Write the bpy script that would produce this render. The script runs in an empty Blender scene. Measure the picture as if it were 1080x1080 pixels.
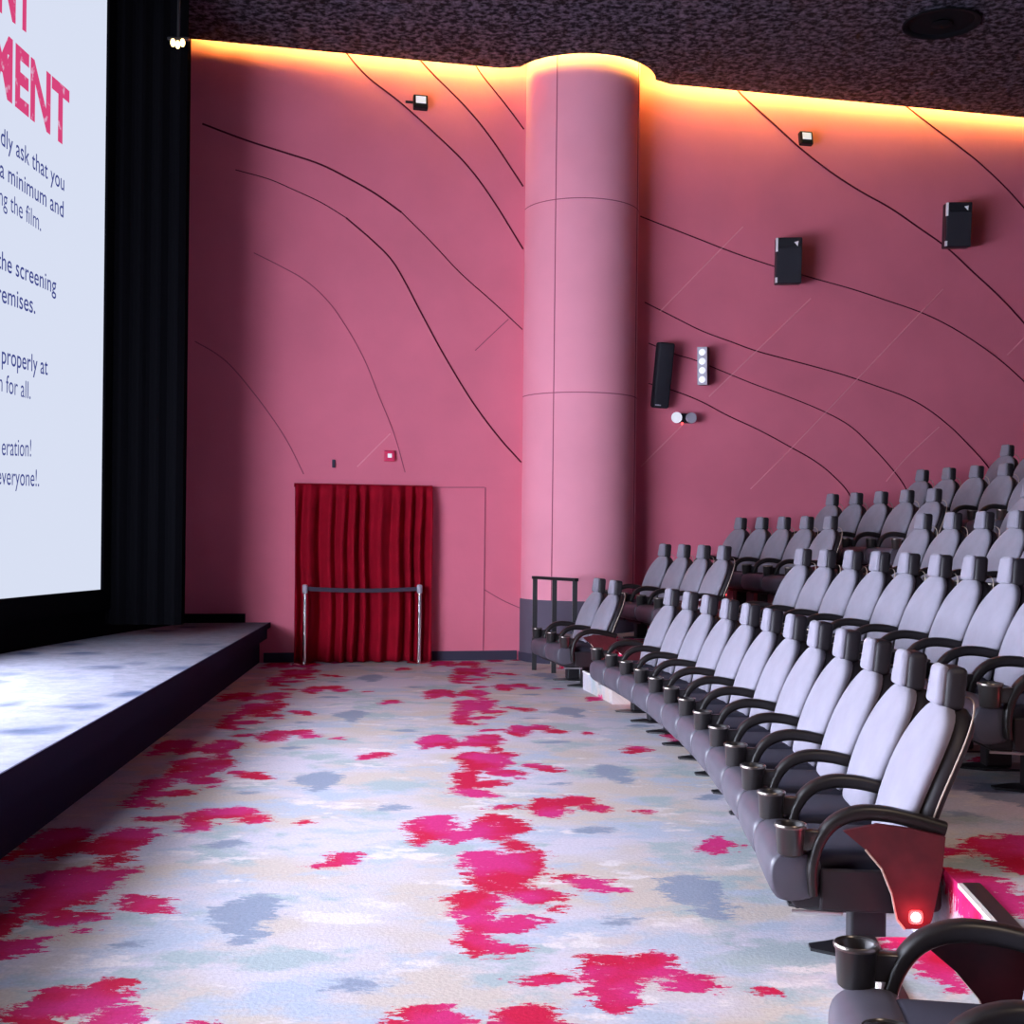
import bpy, bmesh, math, random
from mathutils import Vector, Matrix
random.seed(7)
S = bpy.context.scene
COL = S.collection
PI = math.pi

# ------------------------------------------------------------------ camera (eye height 1.65 m, looking along +Y)
F, RHO, EYE = 1290.0, 0.0112, 1.65
cam_d = bpy.data.cameras.new('camera'); cam = bpy.data.objects.new('camera', cam_d); COL.objects.link(cam)
cam_d.sensor_width = 36; cam_d.lens = 36 * F / 1080; cam_d.shift_y = 22 / 1080; cam_d.clip_start = 0.05
rt = Vector((1, 0, RHO)).normalized(); up = Vector((-RHO, 0, 1)).normalized(); bk = Vector((0, -1, 0))
cam.matrix_world = Matrix(((rt.x, up.x, bk.x, 0), (rt.y, up.y, bk.y, 0), (rt.z, up.z, bk.z, EYE), (0, 0, 0, 1)))
S.camera = cam

def ray(px, py):                       # survey helper: direction of a sight line, used to measure where things stand
    a, b = (px - 540) / F, (562 - py) / F
    return Vector((a - RHO * b, 1, b + RHO * a))
WX0, WY0, WS = 0.0, 15.92, 0.22        # far wall: y = WY0 + WS*x
def wall_y(x): return WY0 + WS * x
def on_wall(px, py, off=0.0):
    d = ray(px, py); t = (WY0 - off * math.sqrt(1 + WS * WS)) / (d.y - WS * d.x)
    return Vector((d.x * t, d.y * t, EYE + d.z * t))
def on_floor(px, py, z=0.0):
    d = ray(px, py); t = (z - EYE) / d.z
    return Vector((d.x * t, d.y * t, z))
def screen_x(y): return -4.84 + (y - 7.4) ** 2 / 68
def on_screen(px, py, off=0.0):
    d = ray(px, py); t = 12.0
    for _ in range(40):
        y = d.y * t; t = (screen_x(y) + off) / d.x
    return Vector((d.x * t, d.y * t, EYE + d.z * t))

# ------------------------------------------------------------------ materials
def mat(name, col, rough=0.6, metal=0.0, emit=None, estr=0.0, noise=None, bump=None, sheen=0.0, spec=0.5):
    m = bpy.data.materials.new(name); m.use_nodes = True
    nt = m.node_tree; p = nt.nodes['Principled BSDF']
    p.inputs['Base Color'].default_value = (*col, 1); p.inputs['Roughness'].default_value = rough
    p.inputs['Metallic'].default_value = metal; p.inputs['Specular IOR Level'].default_value = spec
    if sheen: p.inputs['Sheen Weight'].default_value = sheen; p.inputs['Sheen Roughness'].default_value = 0.5
    if emit: p.inputs['Emission Color'].default_value = (*emit, 1); p.inputs['Emission Strength'].default_value = estr
    tc = nt.nodes.new('ShaderNodeTexCoord')
    if noise:
        sc, amt = noise
        n = nt.nodes.new('ShaderNodeTexNoise'); n.inputs['Scale'].default_value = sc; n.inputs['Detail'].default_value = 5
        nt.links.new(tc.outputs['Object'], n.inputs['Vector'])
        r = nt.nodes.new('ShaderNodeMapRange'); r.inputs['From Min'].default_value = .3; r.inputs['From Max'].default_value = .7
        r.inputs['To Min'].default_value = 1 - amt; r.inputs['To Max'].default_value = 1 + amt
        nt.links.new(n.outputs['Fac'], r.inputs['Value'])
        v = nt.nodes.new('ShaderNodeVectorMath'); v.operation = 'SCALE'; v.inputs[0].default_value = col
        nt.links.new(r.outputs['Result'], v.inputs['Scale']); nt.links.new(v.outputs[0], p.inputs['Base Color'])
    if bump:
        sc, st, dist = bump
        n = nt.nodes.new('ShaderNodeTexNoise'); n.inputs['Scale'].default_value = sc; n.inputs['Detail'].default_value = 6
        nt.links.new(tc.outputs['Object'], n.inputs['Vector'])
        b = nt.nodes.new('ShaderNodeBump'); b.inputs['Strength'].default_value = st; b.inputs['Distance'].default_value = dist
        nt.links.new(n.outputs['Fac'], b.inputs['Height']); nt.links.new(b.outputs['Normal'], p.inputs['Normal'])
    return m
M = {}
M['pink'] = mat('rose_wall_fabric', (0.82, 0.205, 0.30), 0.9, noise=(1.1, .06), bump=(3, .3, .02), spec=.2)
M['column'] = mat('rose_column_fabric', (0.88, 0.34, 0.44), 0.9, noise=(1.3, .04), spec=.2)
M['seam'] = mat('maroon_seam', (0.10, 0.012, 0.028), 0.9, spec=.1)
M['seam_soft'] = mat('rose_seam', (0.42, 0.09, 0.15), 0.9, spec=.1)
M['seam_highlight'] = mat('crease_highlight', (0.93, 0.33, 0.42), 0.8, spec=.2)  # catch of light on the raised creases, put into a paler rose
M['wainscot'] = mat('grey_wainscot', (0.12, 0.10, 0.14), 0.85, spec=.2)
M['base'] = mat('dark_baseboard', (0.05, 0.045, 0.075), 0.8, spec=.2)
M['black'] = mat('black_masking', (0.004, 0.004, 0.0055), 1.0, spec=.02)
M['stageface'] = mat('dark_stage_face', (0.022, 0.017, 0.04), .95, spec=.05)
M['dark'] = mat('dark_wall', (0.05, 0.02, 0.03), 0.9, spec=.1)
M['fabric'] = mat('grey_seat_fabric', (0.235, 0.218, 0.27), 0.85, noise=(9, .07), bump=(260, .12, .002), sheen=.15, spec=.25)
M['vinyl'] = mat('grey_seat_vinyl', (0.13, 0.12, 0.155), 0.5, noise=(10, .08), spec=.4)
M['seatshade'] = mat('shaded_seat_fabric', (0.035, 0.033, 0.05), .8, spec=.2)  # shade inside the seat put into the cushion colour
M['shell'] = mat('black_seat_shell', (0.018, 0.014, 0.018), 0.55, spec=.35)
M['arm'] = mat('black_arm_plastic', (0.012, 0.009, 0.009), 0.42, spec=.4)
M['cup'] = mat('dark_cup_plastic', (0.04, 0.036, 0.036), 0.28, spec=.6, metal=.35)
M['piping'] = mat('beige_piping', (0.5, 0.4, 0.33), 0.6)
M['panel'] = mat('burgundy_end_panel', (0.085, 0.012, 0.017), 0.5, noise=(14, .2), spec=.35)
M['steel'] = mat('black_steel', (0.012, 0.011, 0.014), 0.4, spec=.5)
M['chrome'] = mat('chrome', (0.9, 0.88, 0.86), 0.18, metal=1.0)
M['white'] = mat('white_lens', (0.85, 0.84, 0.88), 0.3, spec=.6)
M['belt'] = mat('purple_black_belt', (0.045, 0.025, 0.05), 0.8)
M['led'] = mat('red_aisle_led', (0.9, .1, .08), .4, emit=(1, .05, .06), estr=3)
M['ledwhite'] = mat('led_core', (1, .8, .85), .4, emit=(1, .62, .66), estr=12)
M['cove'] = mat('cove_lamp', (1, .7, .3), .5, emit=(1.0, .80, .10), estr=150)
M['amber'] = mat('amber_glow', (1, .7, .3), .5, emit=(1.0, .62, .25), estr=3)
M['grey'] = mat('grey_plastic', (0.42, 0.40, 0.48), .5)
M['redbox'] = mat('red_strobe', (0.75, 0.03, 0.12), .4)
M['spk'] = mat('speaker_black', (0.008, 0.008, 0.013), .45, spec=.4)
M['matt'] = mat('matt_black', (0.004, 0.004, 0.006), .9, spec=.1)
M['grille'] = mat('speaker_grille', (0.012, 0.011, 0.02), .75, bump=(400, .3, .002))
M['velvet'] = mat('crimson_velvet', (0.30, 0.003, 0.016), .8, noise=(5, .15), spec=.1)
M['nosing_white'] = mat('white_nosing', (0.8, 0.76, 0.74), .5)
M['silver'] = mat('silver_lever', (0.6, .58, .6), .3, metal=.9)

def ceiling_mat():
    m = bpy.data.materials.new('sprayed_dark_ceiling'); m.use_nodes = True; nt = m.node_tree; p = nt.nodes['Principled BSDF']
    tc = nt.nodes.new('ShaderNodeTexCoord')
    n = nt.nodes.new('ShaderNodeTexNoise'); n.inputs['Scale'].default_value = 13; n.inputs['Detail'].default_value = 6; n.inputs['Roughness'].default_value = .68
    nt.links.new(tc.outputs['Object'], n.inputs['Vector'])
    r = nt.nodes.new('ShaderNodeValToRGB'); e = r.color_ramp.elements
    e[0].position = .44; e[0].color = (.006, .005, .010, 1); e[1].position = .66; e[1].color = (.20, .18, .26, 1)
    nt.links.new(n.outputs['Fac'], r.inputs['Fac']); nt.links.new(r.outputs['Color'], p.inputs['Base Color'])
    b = nt.nodes.new('ShaderNodeBump'); b.inputs['Strength'].default_value = 1; b.inputs['Distance'].default_value = .12
    nt.links.new(n.outputs['Fac'], b.inputs['Height']); nt.links.new(b.outputs['Normal'], p.inputs['Normal'])
    p.inputs['Roughness'].default_value = .9; p.inputs['Specular IOR Level'].default_value = .15
    return m
M['ceiling'] = ceiling_mat()

def screen_mat():
    # the projected slide; its out-of-view middle is given extra glow to light the room
    m = bpy.data.materials.new('lit_projection_screen'); m.use_nodes = True; nt = m.node_tree
    nt.nodes.remove(nt.nodes['Principled BSDF']); out = nt.nodes['Material Output']
    em = nt.nodes.new('ShaderNodeEmission'); em.inputs['Color'].default_value = (.69, .745, .90, 1)
    tc = nt.nodes.new('ShaderNodeTexCoord'); sx = nt.nodes.new('ShaderNodeSeparateXYZ'); nt.links.new(tc.outputs['Object'], sx.inputs[0])
    r = nt.nodes.new('ShaderNodeMapRange'); r.interpolation_type = 'SMOOTHSTEP'
    r.inputs['From Min'].default_value = 10.9; r.inputs['From Max'].default_value = 8.6
    r.inputs['To Min'].default_value = SCREEN_E; r.inputs['To Max'].default_value = SCREEN_BOOST
    nt.links.new(sx.outputs['Y'], r.inputs['Value'])
    # added glow kept low on the screen so the stage casts a longer shadow
    rz = nt.nodes.new('ShaderNodeMapRange'); rz.interpolation_type = 'SMOOTHSTEP'; rz.inputs['From Min'].default_value = 1.3; rz.inputs['From Max'].default_value = 2.9
    rz.inputs['To Min'].default_value = 1.0; rz.inputs['To Max'].default_value = 0.05; nt.links.new(sx.outputs['Z'], rz.inputs['Value'])
    mu = nt.nodes.new('ShaderNodeMath'); mu.operation = 'MULTIPLY'; nt.links.new(r.outputs['Result'], mu.inputs[0]); nt.links.new(rz.outputs['Result'], mu.inputs[1])
    mx = nt.nodes.new('ShaderNodeMath'); mx.operation = 'MAXIMUM'; nt.links.new(mu.outputs[0], mx.inputs[0]); mx.inputs[1].default_value = SCREEN_E
    nt.links.new(mx.outputs[0], em.inputs['Strength'])
    nt.links.new(em.outputs[0], out.inputs['Surface'])
    return m
SCREEN_E, SCREEN_BOOST = .65, 42.0
M['screen'] = screen_mat()
def flat_emit(name, col, s):
    m = bpy.data.materials.new(name); m.use_nodes = True; nt = m.node_tree
    nt.nodes.remove(nt.nodes['Principled BSDF']); em = nt.nodes.new('ShaderNodeEmission')
    em.inputs['Color'].default_value = (*col, 1); em.inputs['Strength'].default_value = s
    if 'magenta' in name:
        tc = nt.nodes.new('ShaderNodeTexCoord'); n = nt.nodes.new('ShaderNodeTexNoise'); n.inputs['Scale'].default_value = 9; n.inputs['Detail'].default_value = 8
        nt.links.new(tc.outputs['Object'], n.inputs['Vector']); r = nt.nodes.new('ShaderNodeValToRGB'); e = r.color_ramp.elements
        e[0].position = .60; e[0].color = (*col, 1); e[1].position = .70; e[1].color = (.72, .42, .6, 1)
        nt.links.new(n.outputs['Fac'], r.inputs['Fac']); nt.links.new(r.outputs['Color'], em.inputs['Color'])
    nt.links.new(em.outputs[0], nt.nodes['Material Output'].inputs['Surface'])
    return m
M['t_mag'] = flat_emit('magenta_letters', (.68, .06, .20), .65)
M['t_navy'] = flat_emit('navy_letters', (.055, .07, .27), .65)

# carpet: a woven repeat of brush-stroke blotches, laid in a skewed grid
CA, CB = Vector((1.98, .38)), Vector((-.15, 2.85))
DET = CA.x * CB.y - CA.y * CB.x
def lat(x, y): return ((x * CB.y - y * CB.x) / DET, (CA.x * y - CA.y * x) / DET)
RED = [(456,872,30,13),(490,880,26,5),(524,873,30,14),(512,907,30,11),(550,912,26,14),(530,930,40,11),(500,947,28,7),(565,945,32,8),(588,958,10,4),
       (500,970,20,10),(535,975,32,9),(505,993,24,7),(540,1004,18,5),(578,852,20,12),(605,845,20,6),(630,853,16,4.5),(535,851,20,3),(542,892,14,6),(560,903,16,6),(505,921,18,6),(540,920,34,10),(503,958,26,8),(550,972,26,9),(500,983,18,9),(517,1000,28,7),(480,886,12,5),(440,885,12,8),
       (600,927,16,4),(625,933,22,6),(645,939,16,4),(762,890,19,7.5),(752,897,12,4),(678,856,11,2.2)]
BLUE = [(725,940,34,14),(752,960,18,13),(645,813,22,8),(630,876,24,4),(655,972,24,5),(412,852,20,4)]
def carpet_mat(name='patterned_carpet', pattern=True):
    m = bpy.data.materials.new(name); m.use_nodes = True; nt = m.node_tree; p = nt.nodes['Principled BSDF']; N = nt.nodes.new; L = nt.links.new
    geo = N('ShaderNodeNewGeometry'); sep = N('ShaderNodeSeparateXYZ'); L(geo.outputs['Position'], sep.inputs[0])
    flat = N('ShaderNodeCombineXYZ'); xz = N('ShaderNodeMath'); xz.operation = 'ADD'; L(sep.outputs['X'], xz.inputs[0]); L(sep.outputs['Z'], xz.inputs[1]); L(xz.outputs[0], flat.inputs['X'])
    L(sep.outputs['Y'], flat.inputs['Y'])
    def noise(scale, detail=5, rough=.6, sx=1.0, sy=1.0, off=0.0):
        mp = N('ShaderNodeMapping'); mp.inputs['Scale'].default_value = (sx, sy, 1); mp.inputs['Location'].default_value = (off, off * .7, 0)
        L(flat.outputs[0], mp.inputs['Vector']); n = N('ShaderNodeTexNoise'); n.inputs['Scale'].default_value = scale
        n.inputs['Detail'].default_value = detail; n.inputs['Roughness'].default_value = rough; L(mp.outputs[0], n.inputs['Vector']); return n
    def mix(fac, c1, c2):
        x = N('ShaderNodeMix'); x.data_type = 'RGBA'
        L(fac, x.inputs['Factor'])
        for c, s in ((c1, 'A'), (c2, 'B')):
            sock = [i for i in x.inputs if i.name == s and i.type == 'RGBA'][0]
            if isinstance(c, tuple): sock.default_value = (*c, 1)
            else: L(c, sock)
        return [o for o in x.outputs if o.type == 'RGBA'][0]
    def ramp(v, a, b):
        r = N('ShaderNodeMapRange'); r.inputs['From Min'].default_value = a; r.inputs['From Max'].default_value = b; L(v, r.inputs['Value']); return r.outputs['Result']
    n1 = noise(1.5, 8, .68, 1, 1.5, 3); n2 = noise(1.2, 8, .68, 1, 1.3, 11); n3 = noise(1.9, 8, .68, 1, 1.7, 23); n4 = noise(.9, 4, .5, 1, 1.3, 41)
    c = mix(ramp(n4.outputs['Fac'], .44, .56), (.66, .60, .68), (.64, .54, .48))
    c = mix(ramp(n1.outputs['Fac'], .50, .60), c, (.50, .54, .65))
    c = mix(ramp(n2.outputs['Fac'], .53, .60), c, (.44, .50, .52))
    c = mix(ramp(n3.outputs['Fac'], .57, .62), c, (.78, .70, .70))
    # warped position -> lattice coordinates
    nd = noise(3.2, 9, .72, 1, 1.9, 5)
    w = N('ShaderNodeVectorMath'); w.operation = 'SUBTRACT'; L(nd.outputs['Color'], w.inputs[0]); w.inputs[1].default_value = (.5, .5, .5)
    ws = N('ShaderNodeVectorMath'); ws.operation = 'MULTIPLY'; L(w.outputs[0], ws.inputs[0]); ws.inputs[1].default_value = (.40, .30, 0)
    nd2 = noise(14, 6, .75, 1, 2.2, 15); w2 = N('ShaderNodeVectorMath'); w2.operation = 'SUBTRACT'; L(nd2.outputs['Color'], w2.inputs[0]); w2.inputs[1].default_value = (.5, .5, .5)
    w3 = N('ShaderNodeVectorMath'); w3.operation = 'MULTIPLY_ADD'; L(w2.outputs[0], w3.inputs[0]); w3.inputs[1].default_value = (.36, .16, 0); L(flat.outputs[0], w3.inputs[2])
    wp = N('ShaderNodeVectorMath'); wp.operation = 'ADD'; L(w3.outputs[0], wp.inputs[0]); L(ws.outputs[0], wp.inputs[1])
    d1 = N('ShaderNodeVectorMath'); d1.operation = 'DOT_PRODUCT'; L(wp.outputs[0], d1.inputs[0]); d1.inputs[1].default_value = (CB.y / DET, -CB.x / DET, 0)
    d2 = N('ShaderNodeVectorMath'); d2.operation = 'DOT_PRODUCT'; L(wp.outputs[0], d2.inputs[0]); d2.inputs[1].default_value = (-CA.y / DET, CA.x / DET, 0)
    P = N('ShaderNodeCombineXYZ'); L(d1.outputs['Value'], P.inputs['X']); L(d2.outputs['Value'], P.inputs['Y'])
    def field(blobs):
        cur = None
        for (px, py, hw, hh) in blobs:
            c0 = on_floor(px, py); u = F / c0.y
            ci, cj = lat(c0.x, c0.y); rx = hw / u; ry = abs(on_floor(px, py - hh).y - on_floor(px, py + hh).y) / 2
            s = N('ShaderNodeVectorMath'); s.operation = 'SUBTRACT'; L(P.outputs[0], s.inputs[0]); s.inputs[1].default_value = (ci - .5, cj - .5, 0)
            fr = N('ShaderNodeVectorMath'); fr.operation = 'FRACTION'; L(s.outputs[0], fr.inputs[0])
            ce = N('ShaderNodeVectorMath'); ce.operation = 'SUBTRACT'; L(fr.outputs[0], ce.inputs[0]); ce.inputs[1].default_value = (.5, .5, 0)
            sc = N('ShaderNodeVectorMath'); sc.operation = 'MULTIPLY'; L(ce.outputs[0], sc.inputs[0]); sc.inputs[1].default_value = (2.0 / rx, 2.87 / ry, 0)
            le = N('ShaderNodeVectorMath'); le.operation = 'LENGTH'; L(sc.outputs[0], le.inputs[0])
            # signed distance in metres (roughly)
            md = N('ShaderNodeMath'); md.operation = 'MULTIPLY_ADD'; L(le.outputs['Value'], md.inputs[0]); rr = (rx + ry) / 2; md.inputs[1].default_value = rr; md.inputs[2].default_value = -rr
            if cur is None: cur = md.outputs[0]
            else:
                mn = N('ShaderNodeMath'); mn.operation = 'MINIMUM'; L(cur, mn.inputs[0]); L(md.outputs[0], mn.inputs[1]); cur = mn.outputs[0]
        return cur
    def mask(v, lo, hi):
        r = N('ShaderNodeMapRange'); r.inputs['From Min'].default_value = hi; r.inputs['From Max'].default_value = lo; L(v, r.inputs['Value']); return r.outputs['Result']
    if pattern:
        c = mix(mask(field(BLUE), -.04, .01), c, (.30, .34, .44))
        redc = mix(ramp(noise(2.2, 3, .5, 1, 1, 61).outputs['Fac'], .42, .58), (.60, .010, .060), (.66, .03, .20))
        redc = mix(ramp(noise(9, 5, .7, 1, 1.6, 71).outputs['Fac'], .62, .72), redc, (.78, .17, .36))
        hole = ramp(noise(7, 7, .7, 1, 2.0, 83).outputs['Fac'], .655, .635)
        rm = N('ShaderNodeMath'); rm.operation = 'MULTIPLY'; L(mask(field(RED), -.006, .006), rm.inputs[0]); L(hole, rm.inputs[1])
        c = mix(rm.outputs[0], c, redc)
    n5 = noise(60, 3, .6, 1, 1, 9)
    v = N('ShaderNodeMapRange'); v.inputs['From Min'].default_value = .3; v.inputs['From Max'].default_value = .7; v.inputs['To Min'].default_value = .72; v.inputs['To Max'].default_value = .88
    L(n5.outputs['Fac'], v.inputs['Value'])
    vs = N('ShaderNodeVectorMath'); vs.operation = 'SCALE'; L(c, vs.inputs[0]); L(v.outputs[0], vs.inputs['Scale'])
    L(vs.outputs[0], p.inputs['Base Color']); p.inputs['Roughness'].default_value = .95; p.inputs['Specular IOR Level'].default_value = .1
    b = N('ShaderNodeBump'); b.inputs['Strength'].default_value = .25; b.inputs['Distance'].default_value = .01; L(n5.outputs['Fac'], b.inputs['Height']); L(b.outputs['Normal'], p.inputs['Normal'])
    return m
M['carpet'] = carpet_mat()
def stage_carpet():
    m = bpy.data.materials.new('pale_scalloped_carpet'); m.use_nodes = True; nt = m.node_tree; p = nt.nodes['Principled BSDF']; N = nt.nodes.new; L = nt.links.new
    geo = N('ShaderNodeNewGeometry')
    mp = N('ShaderNodeMapping'); mp.inputs['Scale'].default_value = (1.5, 1.5, 1); L(geo.outputs['Position'], mp.inputs['Vector'])
    n0 = N('ShaderNodeTexNoise'); n0.inputs['Scale'].default_value = 1.6; n0.inputs['Detail'].default_value = 5; L(mp.outputs[0], n0.inputs['Vector'])
    ad = N('ShaderNodeVectorMath'); ad.operation = 'MULTIPLY_ADD'; L(n0.outputs['Color'], ad.inputs[0]); ad.inputs[1].default_value = (.7, .7, 0); L(mp.outputs[0], ad.inputs[2])
    vo = N('ShaderNodeTexVoronoi'); vo.inputs['Scale'].default_value = 1.25; vo.inputs['Randomness'].default_value = .55; L(ad.outputs[0], vo.inputs['Vector'])
    sp = N('ShaderNodeSeparateXYZ'); L(vo.outputs['Position'], sp.inputs[0])
    r = N('ShaderNodeValToRGB'); e = r.color_ramp.elements
    e[0].position = .12; e[0].color = (.05, .065, .12, 1); e[1].position = .42; e[1].color = (.18, .18, .225, 1)
    L(vo.outputs['Distance'], r.inputs['Fac'])
    n = N('ShaderNodeTexNoise'); n.inputs['Scale'].default_value = 9; n.inputs['Detail'].default_value = 6; n.inputs['Roughness'].default_value = .7; L(geo.outputs['Position'], n.inputs['Vector'])
    mr = N('ShaderNodeMapRange'); mr.inputs['From Min'].default_value = .3; mr.inputs['From Max'].default_value = .7; mr.inputs['To Min'].default_value = .75; mr.inputs['To Max'].default_value = 1.15; L(n.outputs['Fac'], mr.inputs['Value'])
    vs = N('ShaderNodeVectorMath'); vs.operation = 'SCALE'; L(r.outputs['Color'], vs.inputs[0]); L(mr.outputs[0], vs.inputs['Scale'])
    L(vs.outputs[0], p.inputs['Base Color']); p.inputs['Roughness'].default_value = .95; p.inputs['Specular IOR Level'].default_value = .1
    b = N('ShaderNodeBump'); b.inputs['Strength'].default_value = .8; b.inputs['Distance'].default_value = .03; L(vo.outputs['Distance'], b.inputs['Height']); L(b.outputs['Normal'], p.inputs['Normal'])
    return m
M['stagecarpet'] = stage_carpet()

# ------------------------------------------------------------------ object helpers
def obj(name, bm, material, parent=None, smooth=False):
    me = bpy.data.meshes.new(name); bmesh.ops.recalc_face_normals(bm, faces=bm.faces); bm.to_mesh(me); bm.free()
    me.materials.append(material)
    if smooth:
        for p in me.polygons: p.use_smooth = True
        try: me.set_sharp_from_angle(angle=math.radians(50))
        except Exception: pass
    o = bpy.data.objects.new(name, me); COL.objects.link(o)
    if parent: o.parent = parent
    return o
def thing(name, label, cat, loc=(0, 0, 0), rotz=0.0, group=None):
    o = bpy.data.objects.new(name, None); COL.objects.link(o); o.empty_display_size = .1
    o.location = loc; o.rotation_euler = (0, 0, rotz); o['label'] = label; o['category'] = cat
    if group: o['group'] = group
    return o
def struct(name, bm, m, parent=None, smooth=False):
    o = obj(name, bm, m, parent, smooth)
    if not parent: o['kind'] = 'structure'
    return o
def box(bm, lo, hi, bevel=0.0, seg=2, mtx=None):
    r = bmesh.ops.create_cube(bm, size=1); vs = r['verts']
    for v in vs: v.co = Vector([lo[i] + (v.co[i] + .5) * (hi[i] - lo[i]) for i in range(3)])
    if bevel:
        es = list({e for v in vs for e in v.link_edges})
        rr = bmesh.ops.bevel(bm, geom=es, offset=bevel, segments=seg, affect='EDGES', profile=.5); vs = list({v for f in rr['faces'] for v in f.verts} | {v for v in vs if v.is_valid})
    if mtx:
        for v in vs: v.co = mtx @ v.co
    return vs
def lathe(bm, prof, seg=20, mtx=None):
    rings = []
    for r, z in prof:
        rings.append([bm.verts.new((r * math.cos(2 * PI * k / seg), r * math.sin(2 * PI * k / seg), z)) for k in range(seg)] if r > 1e-6 else [bm.verts.new((0, 0, z))])
    for a, b in zip(rings, rings[1:]):
        for k in range(seg):
            k2 = (k + 1) % seg
            if len(a) == 1: bm.faces.new((a[0], b[k], b[k2]))
            elif len(b) == 1: bm.faces.new((a[k], b[0], a[k2]))
            else: bm.faces.new((a[k], b[k], b[k2], a[k2]))
    if mtx:
        for rg in rings:
            for v in rg: v.co = mtx @ v.co
def ringloft(bm, rings, closed=False, caps=True):
    R = [[bm.verts.new(c) for c in rg] for rg in rings]
    n = len(R[0]); pairs = list(zip(R, R[1:])) + ([(R[-1], R[0])] if closed else [])
    for a, b in pairs:
        for k in range(n):
            k2 = (k + 1) % n; bm.faces.new((a[k], a[k2], b[k2], b[k]))
    if caps and not closed: bm.faces.new(R[0]); bm.faces.new(R[-1][::-1])
def sweep(bm, pts, sec, upv=Vector((0, 0, 1)), closed=False, scale=None):
    """sec: list of (side, up) offsets; side = tangent x upv"""
    pts = [Vector(p) for p in pts]; n = len(pts); rings = []
    for i, p in enumerate(pts):
        a = pts[(i - 1) % n] if (closed or i > 0) else p; b = pts[(i + 1) % n] if (closed or i < n - 1) else p
        t = (b - a).normalized(); s = t.cross(upv).normalized(); w = s.cross(t).normalized(); k = scale[i] if scale else (1, 1)
        rings.append([p + s * q[0] * k[0] + w * q[1] * k[1] for q in sec])
    ringloft(bm, rings, closed)
def superell(a, b, n=16, e=2.0):
    o = []
    for k in range(n):
        t = 2 * PI * k / n; c, s = math.cos(t), math.sin(t)
        o.append((a * math.copysign(abs(c) ** (2 / e), c), b * math.copysign(abs(s) ** (2 / e), s)))
    return o
def circ(r, n=8): return superell(r, r, n)
def prism(bm, poly, z0, z1):
    lo = [bm.verts.new((x, y, z0)) for x, y in poly]; hi = [bm.verts.new((x, y, z1)) for x, y in poly]
    n = len(poly)
    for k in range(n): bm.faces.new((lo[k], lo[(k + 1) % n], hi[(k + 1) % n], hi[k]))
    f1 = bm.faces.new(hi); f2 = bm.faces.new(lo[::-1]); bmesh.ops.triangulate(bm, faces=[f1, f2])
def crom(pts, per=6):
    pts = [Vector(p) for p in pts]; out = []
    P = [pts[0] * 2 - pts[1]] + pts + [pts[-1] * 2 - pts[-2]]
    for i in range(1, len(P) - 2):
        for k in range(per):
            t = k / per; a, b, c, d = P[i - 1:i + 3]
            out.append(.5 * ((2 * b) + (c - a) * t + (2 * a - 5 * b + 4 * c - d) * t * t + (3 * b - a - 3 * c + d) * t ** 3))
    out.append(pts[-1]); return out

# ------------------------------------------------------------------ room shell
CEIL = 7.6; TOP = 8.5
X0, X1, YN = -4.1, 13.6, -2.2
WN = Vector((WS, -1, 0)).normalized()          # far-wall normal, into the room
WT = Vector((1, WS, 0)).normalized()           # along the far wall
def P2(v): return (v.x, v.y)
bm = bmesh.new()
a = Vector((-6.2, wall_y(-6.2), 0)); b = Vector((X1 + .2, wall_y(X1 + .2), 0))
prism(bm, [P2(a), P2(b), P2(b - WN * .25), P2(a - WN * .25)], 0, TOP)
wall = struct('wall_far', bm, M['pink'])
bm = bmesh.new(); box(bm, (X1, YN, 0), (X1 + .2, wall_y(X1), TOP)); struct('wall_back', bm, M['dark'])
bm = bmesh.new(); box(bm, (-6.2, YN - .2, 0), (X1, YN, TOP)); struct('wall_near', bm, M['dark'])
bm = bmesh.new(); box(bm, (-6.2, YN, -.2), (X1, 0, 0)); bm.free()
bm = bmesh.new()
prism(bm, [(-6.2, YN - .2), (X1 + .2, YN - .2), (X1 + .2, wall_y(X1 + .2)), (-6.2, wall_y(-6.2))], -.2, 0)
floor = struct('floor', bm, M['carpet'])
bm = bmesh.new()
prism(bm, [(-6.2, YN - .2), (X1 + .2, YN - .2), (X1 + .2, wall_y(X1 + .2) + .2), (-6.2, wall_y(-6.2) + .2)], TOP, TOP + .2)
struct('ceiling', bm, M['dark'])
# front wall of black masking, gently curved, with the screen set in it
yy = [YN + (wall_y(X0) - YN) * k / 24 for k in range(25)]
def front_x(y): return screen_x(y) - .02
bm = bmesh.new()
prism(bm, [(front_x(y), y) for y in yy] + [(front_x(y) - .2, y) for y in reversed(yy)], 0, TOP)
struct('wall_screen', bm, M['black'])

# dropped ceiling, stopping short of the far wall to leave the lit cove, rounding the column
CC = Vector((.862, wall_y(.862), 0)); CR = .757
GAP = .2
edge = []
h = GAP; RB = CR + .2; half = math.sqrt(RB * RB - h * h)
e0 = CC + WN * GAP
edge.append(Vector((-4.05, 0, 0)) * 0 + (e0 + WT * (-(e0.x + 4.3))))
ang0 = math.asin(h / RB)
fil = []
for k in range(25):
    t = PI - ang0 - (PI - 2 * ang0) * k / 24
    fil.append(CC + WT * RB * math.cos(t) + WN * RB * math.sin(t))
# small fillets where bulge meets straight edge
fil = [fil[0] + WT * (-.22)] + fil[1:-1] + [fil[-1] + WT * .22]
edge += fil
edge.append(e0 + WT * ((X1 - e0.x) * 1.03))
bm = bmesh.new()
poly = [(p.x, p.y) for p in edge] + [(X1, YN)] + [(-4.6, YN), (screen_x(7.4) + .02, 7.4)]
prism(bm, poly, CEIL, CEIL + .14)
ceil = struct('ceiling.001', bm, M['ceiling'])
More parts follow.
